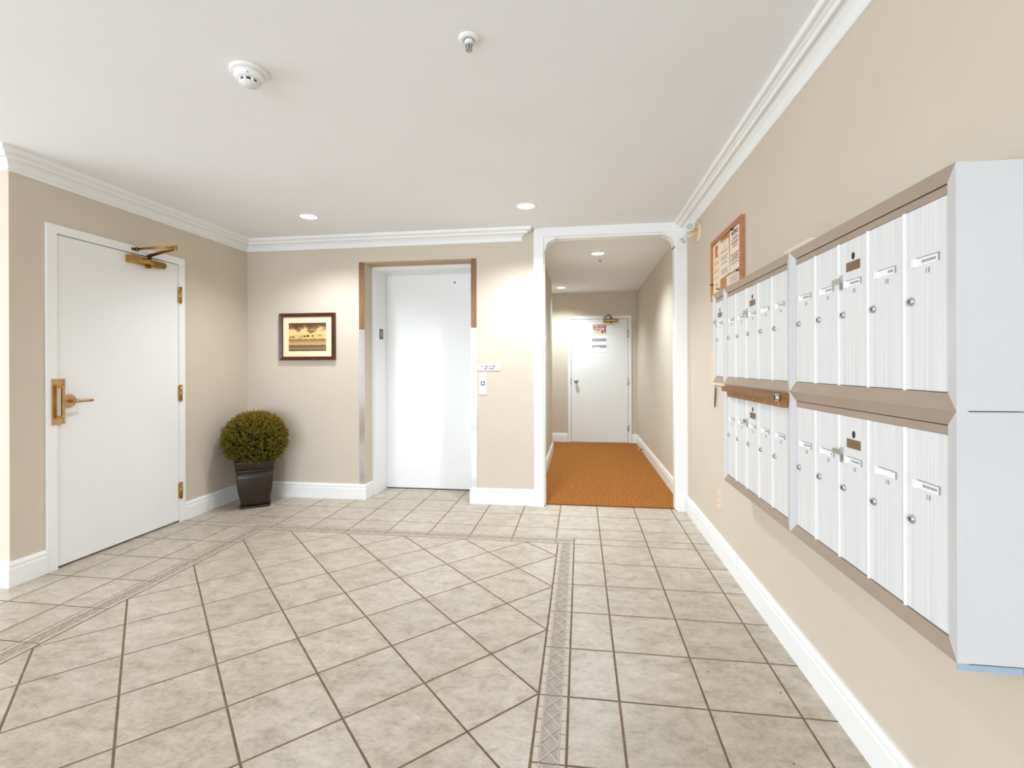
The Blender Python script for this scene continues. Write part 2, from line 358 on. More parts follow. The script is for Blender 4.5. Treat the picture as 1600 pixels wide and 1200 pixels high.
# the lobby goes on behind the camera to a glazed entrance
bm = bmesh.new()
bx(bm, -6.0, R+0.12, -5.12, -5.0, 2.12, CZ); bx(bm, -6.12, -6.0, -5.12, -2.9, 0, CZ); bx(bm, -6.12, -6.0, 1.7, YC+0.14, 0, CZ); bx(bm, -6.12, -6.0, -2.9, 1.7, 2.12, CZ); bx(bm, -6.12, -6.0, -2.9, 1.7, 0, 0.1)  # the opening on the left side is added for the side lamp
bx(bm, -6.0, -4.6, -5.12, -5.0, 0, 2.12); bx(bm, 0.75, R+0.12, -5.12, -5.0, 0, 2.12)
struct('wall_front', bm, M['wall'], 'beige entrance wall behind the camera with a wide glazed opening', 'wall')

# ------------------------------------------------------------------ floor tiles
S, GX, GY, G = 0.3113, 0.1374, 3.046, 0.0084
def clip(poly, x0, x1, y0, y1):
    def cut(pl, ax, val, keep_less):
        out = []
        for i in range(len(pl)):
            a, b = pl[i], pl[(i+1) % len(pl)]
            ia = (a[ax] <= val+1e-9) if keep_less else (a[ax] >= val-1e-9); ib = (b[ax] <= val+1e-9) if keep_less else (b[ax] >= val-1e-9)
            if ia: out.append(a)
            if ia != ib:
                t = (val-a[ax])/(b[ax]-a[ax]); out.append((a[0]+t*(b[0]-a[0]), a[1]+t*(b[1]-a[1])))
        return out
    for ax, val, kl in ((0, x0, False), (0, x1, True), (1, y0, False), (1, y1, True)):
        if not poly: return []
        poly = cut(poly, ax, val, kl)
    o = []
    for p in poly:
        if not o or (abs(p[0]-o[-1][0])+abs(p[1]-o[-1][1])) > 1e-6: o.append(p)
    if len(o) > 1 and abs(o[0][0]-o[-1][0])+abs(o[0][1]-o[-1][1]) < 1e-6: o.pop()
    return o
def parea(p): return 0.5*sum(p[i][0]*p[(i+1) % len(p)][1]-p[(i+1) % len(p)][0]*p[i][1] for i in range(len(p)))
def inset(poly, d):
    n = len(poly); out = []
    for i in range(n):
        a, b, c = Vector(poly[i-1]), Vector(poly[i]), Vector(poly[(i+1) % n])
        e1, e2 = (b-a).normalized(), (c-b).normalized()
        n1, n2 = Vector((-e1.y, e1.x)), Vector((-e2.y, e2.x))
        mv = (n1+n2)/max(0.25, 1+n1.dot(n2)); out.append((b.x+mv.x*d, b.y+mv.y*d))
    return out
def tile_mesh(poly, c):
    p1 = inset(poly, G/2); 
    if parea(p1) < 0.0006: return None
    p2 = inset(poly, G/2+0.0014)
    if parea(p2) < 0.0004: return None
    bm = bmesh.new(); n = len(poly)
    va = [bm.verts.new((x-c[0], y-c[1], -0.006)) for x, y in p1]; vb = [bm.verts.new((x-c[0], y-c[1], -0.0008)) for x, y in p1]
    vc = [bm.verts.new((x-c[0], y-c[1], 0.0)) for x, y in p2]
    bm.faces.new(vc)
    for i in range(n):
        j = (i+1) % n
        bm.faces.new((va[i], va[j], vb[j], vb[i])); bm.faces.new((vb[i], vb[j], vc[j], vc[i]))
    bm.normal_update()
    me = bpy.data.meshes.new('floor_tile'); bm.to_mesh(me); bm.free(); me.materials.append(M['tile']); return me
cache = {}
def add_tile(poly):
    if len(poly) < 3 or parea(poly) < 0.0012: return
    c = (sum(p[0] for p in poly)/len(poly), sum(p[1] for p in poly)/len(poly))
    key = tuple((round(p[0]-c[0], 4), round(p[1]-c[1], 4)) for p in poly)
    if key not in cache: cache[key] = tile_mesh(poly, c)
    if cache[key]: inst('floor_tile', cache[key], floor, (c[0], c[1], 0))
IX0, IX1, IY1 = -2.374, -0.157, 3.357           # diagonal panel
OX0, OX1, OY1 = -2.483, -0.047, 3.468           # outside of its border
IY0 = -0.15
HD = 0.2217
for i in range(-11, 2):
    for j in range(-17, 2):
        if (i+j) % 2: continue                  # tile centres have even parity, corners odd
        cx_, cy2 = IX1+i*HD, IY1+j*HD
        add_tile(clip([(cx_+HD, cy2), (cx_, cy2+HD), (cx_-HD, cy2), (cx_, cy2-HD)], IX0, IX1, IY0, IY1))
def ortho(x0, x1, y0, y1, dy=0.0):
    i0, i1 = math.floor((x0-GX)/S), math.ceil((x1-GX)/S); j0, j1 = math.floor((y0-GY-dy)/S), math.ceil((y1-GY-dy)/S)
    for i in range(i0, i1):
        for j in range(j0, j1):
            a, b = GX+i*S, GY+dy+j*S
            q = clip([(a, b), (a+S, b), (a+S, b+S), (a, b+S)], x0, x1, y0, y1)
            if len(q) >= 3 and max(p[0] for p in q)-min(p[0] for p in q) > 0.03 and max(p[1] for p in q)-min(p[1] for p in q) > 0.03: add_tile(q)
ortho(OX1, R, 0.0, OY1); ortho(L, R, OY1, 4.29)
ortho(ELX0, -0.9, 4.29, 4.70)
XS = GX-11*S
ortho(XS, OX0, 0.6, OY1, 0.033); ortho(-4.3, XS, 0.9, YC, 0.033)
# relief border tiles
BW_ = 0.11
def border_mesh(ln):
    bm = bmesh.new(); h = BW_/2-G/2; l2 = ln/2-G/4
    bx(bm, -l2, l2, -h, h, -0.006, -0.0012)
    for s in (-1, 1):
        bx(bm, -l2, l2, s*0.030-0.0015, s*0.030+0.0015, -0.0014, 0.0008, 1)
        k = max(1, round(ln/0.062))
        for q in range(k):
            a = -l2+q*2*l2/k; b = a+2*l2/k-0.004
            bx(bm, a, b, min(s*0.0335, s*0.0505), max(s*0.0335, s*0.0505), -0.0014, 0.0004, 1)
    k = max(1, round(ln/0.078)); st = 2*l2/k
    for q in range(k):
        a = -l2+q*st
        for s in (-1, 1):
            p, e = Vector((a+0.003, -s*0.0285, 0)), Vector((a+st-0.003, s*0.0285, 0)); d = (e-p).normalized(); nn = Vector((-d.y, d.x, 0))*0.0017
            hexa(bm, [(p-nn)[:2]+(-0.0014,), (e-nn)[:2]+(-0.0014,), (e+nn)[:2]+(-0.0014,), (p+nn)[:2]+(-0.0014,), (p-nn)[:2]+(0.0008,), (e-nn)[:2]+(0.0008,), (e+nn)[:2]+(0.0008,), (p+nn)[:2]+(0.0008,)], 1)
    bmesh.ops.recalc_face_normals(bm, faces=bm.faces)
    me = bpy.data.meshes.new('border_tile'); bm.to_mesh(me); bm.free(); me.materials.append(M['border']); me.materials.append(M['relief']); return me
bcache = {}
def border(x, y, ln, rotz):
    k = round(ln, 3)
    if k not in bcache: bcache[k] = border_mesh(k)
    inst('border_tile', bcache[k], floor, (x, y, 0), rotz)
def run(a0, a1, off, dyn, fn):
    ks = [a0]; k = math.floor((a0-off)/S)+1
    while off+k*S < a1-1e-6:
        if off+k*S-ks[-1] > 0.04: ks.append(off+k*S)
        k += 1
    if a1-ks[-1] < 0.04: ks.pop()
    ks.append(a1)
    for p, q in zip(ks, ks[1:]): fn((p+q)/2, q-p)
run(OX0, OX1, GX, 0, lambda c, l: border(c, (IY1+OY1)/2, l, 0))
run(IY0, IY1, GY, 0, lambda c, l: border((IX1+OX1)/2, c, l, math.pi/2))
run(IY0, IY1, GY+0.033, 0, lambda c, l: border((IX0+OX0)/2, c, l, math.pi/2))

# corridor carpet
bm = bmesh.new(); bx(bm, -0.402, R, 4.29, 6.95, -0.1, 0.004); bx(bm, -1.48, R, 6.95, YF+0.02, -0.1, 0.004)
carpet = tag(obj('carpet', bm, M['carpet']), 'orange-brown patterned carpet running down the corridor', 'carpet', kind='structure')
box('edge_strip', (-0.318, 0.835, 4.283, 4.297, -0.003, 0.007), M['carpet_edge'], carpet, 0.002, 1)

# ------------------------------------------------------------------ baseboards
BP = [(0, 0), (0.0165, 0), (0.0165, 0.098), (0.0135, 0.106), (0.0135, 0.112), (0.0155, 0.116), (0.0155, 0.122), (0.008, 0.140), (0, 0.140)]
def baseboard(name, path, label, i0=0, i1=None):
    bm = bmesh.new(); sweep(bm, path, BP, i0, i1); return struct(name, bm, M['trim'], label, 'baseboard')
pl = [(-6.0, YC), (L, YC), (L, 2.468)]
baseboard('baseboard_corner', pl, 'white baseboard wrapping the outside corner left of the brass-handled door')
pb = [(L, 3.492), (L, B), (ELX0, B), (ELX0, 4.398)]
baseboard('baseboard_left', pb, 'white baseboard right of the brass-handled door, behind the planter', 0, 1)
baseboard('baseboard_back', pb, 'white baseboard under the landscape picture, returning into the elevator recess', 1, 3)
baseboard('baseboard_pier', [(ELX1, 4.398), (ELX1, B), (-0.404, B)], 'white baseboard of the wall piece between elevator and corridor')
baseboard('baseboard_right', [(R, 4.205), (R, -5.0)], 'long white baseboard along the right wall under the mailboxes')
baseboard('baseboard_corridor_left', [(-0.402, 4.365), (-0.402, 6.95), (-1.3, 6.95)], 'white baseboard along the left corridor wall')
pc = [(-1.48, YF), (-0.205, YF)]
baseboard('baseboard_end', pc, 'short white baseboard left of the fire exit door')
pc = [(0.807, YF), (R, YF), (R, 4.365)]
baseboard('baseboard_corridor_right', pc, 'white baseboard along the right corridor wall')

# ------------------------------------------------------------------ crown mouldings
CB = 2.323
CP = [(0, CB), (0.013, CB), (0.017, CB+0.005), (0.017, CB+0.013), (0.006, CB+0.015), (0.009, CB+0.030), (0.019, CB+0.046), (0.036, CB+0.060),
      (0.054, CB+0.066), (0.054, CB+0.060), (0.062, CB+0.060), (0.064, CB+0.076), (0.076, CB+0.080), (0.083, CB+0.087), (0.083, CB+0.083), (0.097, CB+0.083), (0.100, CB+0.107), (0, CZ)]
CP = [(o, min(z, CZ)) for o, z in CP[:-1]] + [(0.100, CZ-0.0002), (0, CZ-0.0002)]
cpath = [(-6.0, YC), (L, YC), (L, B), (-0.515, B), (-0.515, B+0.02)]
for nm, i0, i1, lab in (('trim_1', 0, 1, 'white crown moulding on the wall stub at the far left'), ('trim_2', 1, 2, 'white crown moulding along the left wall above the door'), ('trim_3', 2, 4, 'white crown moulding along the back wall above elevator and picture')):
    bm = bmesh.new(); sweep(bm, cpath, CP, i0, i1); struct(nm, bm, M['trim'], lab, 'moulding')
bm = bmesh.new(); sweep(bm, [(R, 4.212), (R, -5.0)], CP); struct('trim_4', bm, M['trim'], 'white crown moulding along the right wall above the mailboxes', 'moulding')

# ------------------------------------------------------------------ cased opening to the corridor
t5 = thing('trim_5', 'white cased opening with scalloped corner brackets leading to the carpeted corridor', 'doorway', (0.24, B, 0), 0, None, 'structure')
FX0, FX1, FIN0, FIN1, FH = -0.402, R, -0.318, 0.803, 2.352
Y0f, Y1f = 4.214, 4.362
def lp(x): return x-0.24
def ly(y): return y-B
box('leg', (lp(FX0)+0.0005, lp(FIN0), ly(Y0f), ly(Y1f), 0, FH), M['trim'], t5, 0.002, 1)
box('leg', (lp(FIN1), lp(FX1)-0.0005, ly(Y0f), ly(Y1f), 0, FH), M['trim'], t5, 0.002, 1)
box('header', (lp(FX0)+0.0005, lp(FX1)-0.0005, ly(Y0f), ly(Y1f), FH, CZ-0.0005), M['trim'], t5, 0.002, 1)
# inner stop moulding and corner brackets
box('stop_moulding', (lp(FIN0)+0.1, lp(FIN1)-0.1, ly(4.24), ly(4.335), 2.338, FH+0.001), M['trim'], t5, 0.003, 2)
for x0, x1 in ((FIN0-0.001, FIN0+0.012), (FIN1-0.012, FIN1+0.001)):
    box('stop_moulding', (lp(x0), lp(x1), ly(4.24), ly(4.335), 0.005, 2.236), M['trim'], t5, 0.003, 2)
def bracket(side):
    w_, h_ = 0.104, 0.128
    pts = [(0, 0), (w_, 0), (w_, -0.020), (w_-0.012, -0.020), (w_-0.012, -0.028)]
    for k in range(9):
        a = math.radians(90*k/8); pts.append((0.022+(w_-0.036)*(1-math.sin(a)), -0.030-(h_-0.062)*(1-math.cos(a))))
    pts += [(0.022, -h_+0.022), (0.012, -h_+0.022), (0.012, -h_), (0, -h_)]
    bm = bmesh.new(); x = FIN0 if side < 0 else FIN1
    prism(bm, [(lp(x)-side*p[0], FH+p[1]) for p in pts], 1, ly(4.226), ly(4.345)); obj('corner_bracket', bm, M['trim'], t5)
bracket(-1); bracket(1)

# ------------------------------------------------------------------ left door
d1 = thing('door_1', 'wide white flush door in the left wall with brass lever and closer', 'door', (L, 2.98, 0), 0, None, 'structure')
def d1y(y): return y-2.98
bm = bmesh.new()
bx(bm, -0.14, 0.012, d1y(2.470), d1y(2.527), 0, 2.092); bx(bm, -0.14, 0.012, d1y(3.434), d1y(3.490), 0, 2.092); bx(bm, -0.14, 0.012, d1y(2.527), d1y(3.434), 2.039, 2.092)
obj('door_frame', bm, M['trim'], d1)
box('door_panel', (-0.045, 0.004, d1y(2.531), d1y(3.430), 0.012, 2.035), M['door'], d1, 0.0015, 1)
bm = bmesh.new(); bx(bm, -0.139, -0.046, d1y(2.528), d1y(3.433), 0.0, 2.038); obj('dark_recess', bm, M['dark_gap'], d1)
for z in (1.797, 1.02, 0.248):
    bm = bmesh.new(); tube(bm, [(0, 0, -0.062), (0, 0, 0.062)], 0.0075, 12)
    for k in (-0.064, 0.064): lathe(bm, [(0.0085, -0.003), (0.0085, 0.003)], (0, 0, k), seg=12)
    bx(bm, -0.008, 0.0, -0.016, 0.016, -0.06, 0.06)
    obj('hinge', bm, M['brass'], d1, (0.0165, d1y(3.441), z))
# latch guard plate with raised pull
g = obj('latch_guard', (lambda b: (bx(b, 0, 0.006, -0.0365, 0.0365, -0.139, 0.139), bevel(b, 0.0025, 2), b)[-1])(bmesh.new()), M['brass_satin'], d1, (0.012, d1y(2.531), 1.017))
bm = bmesh.new()
bx(bm, 0.005, 0.02, -0.025, -0.021, -0.1, 0.1); bx(bm, 0.005, 0.02, 0.006, 0.013, -0.1, 0.1); bx(bm, 0.005, 0.02, -0.021, 0.006, 0.084, 0.1); bx(bm, 0.005, 0.02, -0.021, 0.006, -0.1, -0.084); bevel(bm, 0.003, 2)
obj('raised_rim', bm, M['brass'], g)
box('inner_plate', (0.004, 0.0185, -0.021, 0.002, -0.084, 0.084), M['silver_strip'], g, 0.002, 1)
for z in (-0.125, -0.105, 0.105, 0.125):
    bm = bmesh.new(); lathe(bm, [(0.006, 0), (0.005, 0.003), (0.0, 0.004)], (0, 0, 0), (1, 0, 0), 12); obj('screw', bm, M['brass'], g, (0.006, 0.024, z))
lv = obj('lever_handle', (lambda b: (lathe(b, [(0.041, 0), (0.042, 0.004), (0.039, 0.008), (0.012, 0.009), (0.011, 0.03)], (0, 0, 0), (1, 0, 0), 28, 0, False), b)[-1])(bmesh.new()), M['brass_satin'], d1, (0.0045, d1y(2.600), 1.017))
bm = bmesh.new()
tube(bm, [(0.012, 0, 0), (0.045, 0, 0), (0.054, 0.004, 0), (0.058, 0.014, 0)], [0.011, 0.011, 0.011, 0.011], 12)
tube(bm, [(0.056, -0.008, 0), (0.058, 0.03, 0.001), (0.057, 0.075, 0.0), (0.054, 0.105, -0.002)], [0.011, 0.0115, 0.010, 0.007], 12, flat=(0.6, 1))
obj('lever', bm, M['brass_satin'], lv)
# closer
cl = obj('door_closer', (lambda b: (bx(b, 0, 0.012, -0.15, 0.125, -0.024, 0.024), tube(b, [(0.03, -0.135, 0), (0.03, -0.07, 0), (0.03, 0.13, 0)], [0.024, 0.026, 0.026], 16), bx(b, 0.002, 0.056, -0.152, -0.09, -0.0255, 0.0255), bevel(b, 0.003, 1), b)[-1])(bmesh.new()), M['brass'], d1, (0.004, d1y(3.135), 1.992))
bm = bmesh.new(); lathe(bm, [(0.017, 0), (0.019, -0.010), (0.016, -0.018), (0, -0.018)], (0.03, 0.0, -0.024), seg=18); obj('spindle_cap', bm, M['brass_dark'], cl)
bm = bmesh.new()
lathe(bm, [(0.012, 0), (0.012, 0.022), (0.017, 0.024), (0.017, 0.034), (0, 0.034)], (0.03, 0.01, 0.022), seg=16)
tube(bm, [(0.03, 0.01, 0.052), (0.16, -0.018, 0.064), (0.292, -0.043, 0.078)], [0.014, 0.012, 0.010], 8, flat=(1, 0.85))
obj('closer_arm', bm, M['brass_dark'], cl)
bm = bmesh.new()
tube(bm, [(0.292, -0.043, 0.094), (0.15, -0.067, 0.088), (0.02, -0.082, 0.078)], [0.010, 0.011, 0.010], 8, flat=(1, 0.8))
lathe(bm, [(0.012, 0.068), (0.013, 0.074), (0.013, 0.098), (0.010, 0.103), (0, 0.103)], (0.292, -0.043, 0), seg=14)
obj('closer_rod', bm, M['brass'], cl)
bm = bmesh.new(); bx(bm, 0.008, 0.014, -0.115, -0.06, 0.066, 0.084); lathe(bm, [(0.011, 0.066), (0.011, 0.09), (0, 0.09)], (0.022, -0.082, 0), seg=12); obj('closer_shoe', bm, M['brass_dark'], cl)

# ------------------------------------------------------------------ corridor fire door
d2 = thing('door_2', 'white fire exit door at the end of the carpeted corridor', 'door', (0.30, YF, 0), 0, None, 'structure')
def d2x(x): return x-0.30
bm = bmesh.new()
bx(bm, d2x(-0.198), d2x(-0.148), -0.012, 0.11, 0.004, 2.03); bx(bm, d2x(0.75), d2x(0.802), -0.012, 0.11, 0.004, 2.03); bx(bm, d2x(-0.148), d2x(0.75), -0.012, 0.11, 1.98, 2.03)
obj('door_frame', bm, M['trim'], d2)
box('door_panel', (d2x(-0.143), d2x(0.745), -0.003, 0.04, 0.014, 1.975), M['door'], d2, 0.0015, 1)
bm = bmesh.new(); bx(bm, d2x(-0.147), d2x(0.749), 0.041, 0.109, 0.004, 1.979); obj('dark_recess', bm, M['dark_gap'], d2)
for z in (1.74, 0.985, 0.25):
    bm = bmesh.new(); tube(bm, [(0, 0, -0.06), (0, 0, 0.06)], 0.0075, 10); bx(bm, -0.016, 0.016, 0.0, 0.008, -0.058, 0.058); obj('hinge', bm, M['nickel'], d2, (d2x(0.75), -0.017, z))
bm = bmesh.new(); lathe(bm, [(0.033, 0), (0.032, 0.006), (0.013, 0.01), (0.012, 0.03), (0.026, 0.038), (0.029, 0.05), (0.022, 0.062), (0, 0.064)], (0, 0, 0), (0, -1, 0), 24); obj('door_knob', bm, M['nickel'], d2, (d2x(-0.068), -0.003, 0.985))
box('strike_plate', (d2x(-0.156), d2x(-0.150), -0.014, -0.011, 0.93, 1.04), M['dark_grey'], d2)
cl = obj('door_closer', (lambda b: (bx(b, -0.112, 0.112, -0.05, 0, -0.024, 0.024), bevel(b, 0.01, 2), b)[-1])(bmesh.new()), M['brass_dark'], d2, (d2x(0.478), -0.003, 1.948))
box('cover_strip', (-0.095, 0.095, -0.0525, -0.05, -0.008, 0.010), M['brass'], cl)
bm = bmesh.new(); lathe(bm, [(0.018, 0), (0.018, -0.012), (0, -0.014)], (0.005, -0.025, -0.023), seg=14); obj('spindle_cap', bm, M['brass_dark'], cl)
bm = bmesh.new()
lathe(bm, [(0.014, 0), (0.014, 0.03), (0, 0.03)], (0.01, -0.025, 0.022), seg=12)
tube(bm, [(0.01, -0.025, 0.05), (-0.03, -0.22, 0.068)], [0.014, 0.010], 8, flat=(1, 0.6)); tube(bm, [(-0.03, -0.22, 0.076), (-0.09, -0.02, 0.058)], 0.008, 8)
bx(bm, -0.115, -0.07, -0.02, -0.008, 0.05, 0.062); obj('closer_arm', bm, M['brass_dark'], cl)

# FIRE EXIT sign and notice sleeve hang on the door
sg = thing('fire_exit_sign', 'red and cream fire exit sign on the corridor door below its closer', 'sign', (0.305, YF-0.0035, 1.813))
box('sign_panel', (-0.108, 0.108, -0.002, 0, -0.078, 0.078), M['sign_cream'], sg)
box('red_header', (-0.104, 0.104, -0.0028, -0.002, 0.026, 0.076), M['red'], sg)
text('lettering', 'FIRE EXIT', 0.046, M['sign_white'], sg, (0, -0.0034, 0.051), ROT_BACK, bold=0.0004)
text('lettering', 'KEEP DOOR\nCLOSED', 0.024, M['ink'], sg, (-0.04, -0.0026, -0.006), ROT_BACK, bold=0.0009)
box('small_print', (-0.095, 0.02, -0.0026, -0.002, -0.056, -0.047), mat('sign_orange_print', rgb(232, 176, 140), 0.6), sg)
bm = bmesh.new()   # flame and running figure pictogram
prism(bm, [(0.03, -0.06), (0.055, -0.06), (0.062, -0.03), (0.05, -0.012), (0.047, 0.014), (0.036, -0.006), (0.026, -0.026)], 1, -0.0026, -0.002, 0)
prism(bm, [(0.068, -0.062), (0.078, -0.062), (0.086, -0.034), (0.098, -0.058), (0.104, -0.052), (0.094, -0.016), (0.101, -0.004), (0.094, 0.002), (0.082, -0.002), (0.07, 0.004), (0.066, -0.004), (0.078, -0.016)], 1, -0.0026, -0.002, 1)
lathe(bm, [(0.010, 0), (0.010, 0.0006)], (0.086, -0.002, 0.012), (0, -1, 0), 12, 1)
obj('pictogram', bm, [M['red'], M['black']], sg)
ns = thing('notice_sleeve', 'white notice with grey bands in a clear sleeve under the fire exit sign', 'notice', (0.30, YF-0.0035, 1.578))
box('backing', (-0.128, 0.128, -0.002, 0, -0.128, 0.128), M['sign_white'], ns)
box('grey_band', (-0.116, 0.112, -0.0028, -0.002, 0.044, 0.09), M['grey_ink'], ns)
bm = bmesh.new(); prism(bm, [(-0.112, -0.06), (-0.09, -0.06), (-0.085, -0.045), (0.0, -0.045), (0.004, -0.06), (0.114, -0.06), (0.114, -0.014), (-0.112, -0.018)], 1, -0.0028, -0.002); obj('grey_band', bm, M['grey_ink'], ns)

# ------------------------------------------------------------------ elevator
ev = thing('door_3', 'white elevator door deep in a white steel frame, between landscape picture and corridor', 'elevator', (-1.47, 4.40, 0), 0, None, 'structure')
def ex(x): return x+1.47
bm = bmesh.new()
bx(bm, ex(ELX0), ex(-1.941), 0, 0.30, 0, 2.19); bx(bm, ex(-0.985), ex(ELX1), 0, 0.30, 0, 2.19); bx(bm, ex(-1.941), ex(-0.985), 0, 0.277, 2.143, 2.19)
obj('elevator_frame', bm, M['trim'], ev)
box('elevator_door', (ex(-1.940), ex(-0.986), 0.277, 0.30, 0.008, 2.143), M['door'], ev)
bm = bmesh.new(); lathe(bm, [(0.0085, 0), (0.0085, 0.0012), (0, 0.0014)], (0, 0, 0), (0, -1, 0), 14); obj('key_hole', bm, M['black'], ev, (ex(-1.231), 0.2769, 2.057))
box('door_sill', (ex(-1.94), ex(-0.986), 0.270, 0.30, -0.003, 0.006), M['dark_gap'], ev)
fi = box('floor_indicator', (ex(-1.941), ex(-1.939), 0.10, 0.185, 1.495, 1.595), M['dark_grey'], ev)
text('lettering', '1', 0.075, M['sign_white'], fi, (0.0012, 0, 0.0), ROT_LEFTJ, bold=0.0015)
bm = bmesh.new(); bx(bm, ELX0, ELX1, B+0.002, B+0.155, ELZ-0.0135, ELZ-0.0005)
struct('added_shade_strip', bm, M['soffit_shade'], 'thin added strip with the brown shade at the top of the elevator recess painted in', 'trim')  # added strip carrying the shade of the recess head in its colour
for nm, x0, x1, lab in (('trim_7', -2.026, -1.972, 'polished metal corner guard left of the elevator, brown reflection painted on its upper part'), ('trim_8', -0.967, -0.917, 'polished metal corner guard right of the elevator, brown reflection painted on its upper part')):
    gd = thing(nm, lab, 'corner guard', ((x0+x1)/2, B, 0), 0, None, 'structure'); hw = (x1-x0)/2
    box('lower_plate', (-hw, hw, -0.004, -0.0005, 0.142, 1.568), M['steel'], gd, 0.0008, 1)
    box('reflection_plate', (-hw, hw, -0.004, -0.0005, 1.568, 2.19), M['guard_reflection'], gd, 0.0008, 1)  # brown reflection in the polished guard, painted as a separate plate

es = thing('elevator_sign', 'white engraved sign about fire and stairs right of the elevator', 'sign', (-0.806, B-0.0045, 1.214))
box('sign_panel', (-0.102, 0.102, -0.003, 0.004, -0.026, 0.026), M['sign_white'], es, 0.001, 1)
text('lettering', 'IN CASE OF FIRE', 0.0195, M['sign_ink'], es, (-0.004, -0.0034, 0.0095), ROT_BACK, bold=0.0007, sx=0.92)
text('lettering', 'USE STAIRS', 0.0195, M['sign_ink'], es, (0.0, -0.0034, -0.0115), ROT_BACK, bold=0.0007)
cp = thing('call_panel', 'white elevator call plate with one black-ringed square button', 'panel', (-0.861, B, 1.073))
box('face_plate', (-0.032, 0.032, -0.006, 0, -0.098, 0.098), M['sign_white'], cp, 0.002, 2)
bm = bmesh.new()
for a in ((-0.0175, 0.0175, 0.0105, 0.0175), (-0.0175, 0.0175, -0.0175, -0.0105), (-0.0175, -0.0105, -0.0105, 0.0105), (0.0105, 0.0175, -0.0105, 0.0105)): bx(bm, a[0], a[1], -0.0095, -0.0055, a[2], a[3])
obj('button_ring', bm, M['black'], cp)
box('call_button', (-0.0104, 0.0104, -0.009, -0.0055, -0.0104, 0.0104), M['white_plastic'], cp, 0.001, 1)
for z in (-0.075, 0.078):
    bm = bmesh.new(); lathe(bm, [(0.0045, 0), (0.003, 0.0015), (0, 0.002)], (0, -0.006, z), (0, -1, 0), 10); obj('screw', bm, M['nickel'], cp)

# ------------------------------------------------------------------ framed landscape
pw, ph = 0.558, 0.440
fp = thing('framed_landscape', 'mahogany framed landscape print with trees under clouds on the back wall', 'picture', (-2.533, B, 1.288))
def frame_bar(name, m, parent, ow, oh, wid, y0, y1, zc):
    """mitred four-bar frame, each bar a mesh"""
    a, b = ow/2, oh/2
    for pts in (((-a, -b), (a, -b), (a-wid, -b+wid), (-a+wid, -b+wid)), ((a, -b), (a, b), (a-wid, b-wid), (a-wid, -b+wid)), ((a, b), (-a, b), (-a+wid, b-wid), (a-wid, b-wid)), ((-a, b), (-a, -b), (-a+wid, -b+wid), (-a+wid, b-wid))):
        bm = bmesh.new()
        hexa(bm, [(p[0], 0, p[1]+zc) for p in pts]+[(p[0], y0 if k < 2 else y1, p[1]+zc) for k, p in enumerate(pts)])
        bevel(bm, 0.002, 1); obj(name, bm, m, parent)
frame_bar('frame_rail', M['mahogany'], fp, pw, ph, 0.030, -0.030, -0.022, ph/2)
bm = bmesh.new()
for d in ((-pw/2+0.028, pw/2-0.028, 0.028, 0.034), (-pw/2+0.028, pw/2-0.028, ph-0.034, ph-0.028), (-pw/2+0.028, -pw/2+0.034, 0.034, ph-0.034), (pw/2-0.034, pw/2-0.028, 0.034, ph-0.034)): bx(bm, d[0], d[1], -0.024, -0.010, d[2], d[3])
obj('inner_lip', bm, M['mahogany_dark'], fp)
box('mat_board', (-pw/2+0.029, pw/2-0.029, -0.013, -0.003, 0.029, ph-0.029), M['mat_board'], fp)
box('print', (-0.188, 0.188, -0.0145, -0.0125, 0.086, 0.350), M['landscape'], fp)

# ------------------------------------------------------------------ potted shrub
ps = thing('potted_shrub', 'round clipped cedar shrub in a dark square planter in the corner', 'plant', (-2.872, 3.955, 0), 0.60)
def loft(bm, secs, mi=0, rad=0.18):
    rings = []
    for z, h in secs:
        r = h*rad; ring = []
        for cx2, cy3, a0 in ((h-r, h-r, 0), (-h+r, h-r, 90), (-h+r, -h+r, 180), (h-r, -h+r, 270)):
            for k in range(4):
                a = math.radians(a0+30*k); ring.append(bm.verts.new((cx2+r*math.cos(a), cy3+r*math.sin(a), z)))
        rings.append(ring)
    n = len(rings[0])
    for a, b in zip(rings, rings[1:]):
        for k in range(n):
            f = bm.faces.new((a[k], a[(k+1) % n], b[(k+1) % n], b[k])); f.smooth = True; f.material_index = mi
    bm.faces.new(rings[0][::-1]); bm.faces.new(rings[-1])
bm = bmesh.new()
loft(bm, [(0.014, 0.098), (0.03, 0.103), (0.07, 0.115), (0.11, 0.125), (0.16, 0.134), (0.21, 0.140), (0.26, 0.1425), (0.325, 0.144)], rad=0.14); obj('planter_body', bm, M['pot'], ps)
bm = bmesh.new(); loft(bm, [(0.318, 0.146), (0.323, 0.151), (0.333, 0.151), (0.338, 0.144)], rad=0.12); obj('bead', bm, M['pot'], ps)
bm = bmesh.new(); loft(bm, [(0.336, 0.143), (0.34, 0.148), (0.40, 0.157), (0.408, 0.158), (0.410, 0.154)], rad=0.12); obj('planter_rim', bm, M['pot'], ps)
bm = bmesh.new(); loft(bm, [(0.410, 0.14), (0.413, 0.138)], rad=0.12); obj('soil', bm, M['soil'], ps)
bm = bmesh.new(); loft(bm, [(0.001, 0.098), (0.004, 0.118), (0.016, 0.121), (0.018, 0.112), (0.012, 0.106)], rad=0.14); obj('saucer', bm, M['pot'], ps)
SC = Vector((0, 0, 0.584)); RX, RZ = 0.252, 0.232
bm = bmesh.new(); tube(bm, [(0, 0, 0.40), (0.004, 0, 0.46), (0, 0, 0.60)], 0.014, 8)
for k in range(14):
    a = k*2.4; e = Vector((math.cos(a), math.sin(a), random.uniform(-0.5, 0.9))).normalized(); tube(bm, [(0, 0, 0.48+0.008*k), SC+Vector((e.x*RX, e.y*RX, e.z*RZ))*0.72], [0.006, 0.003], 5)
obj('stem', bm, M['stem'], ps)
vs, fs, tone = [], [], []
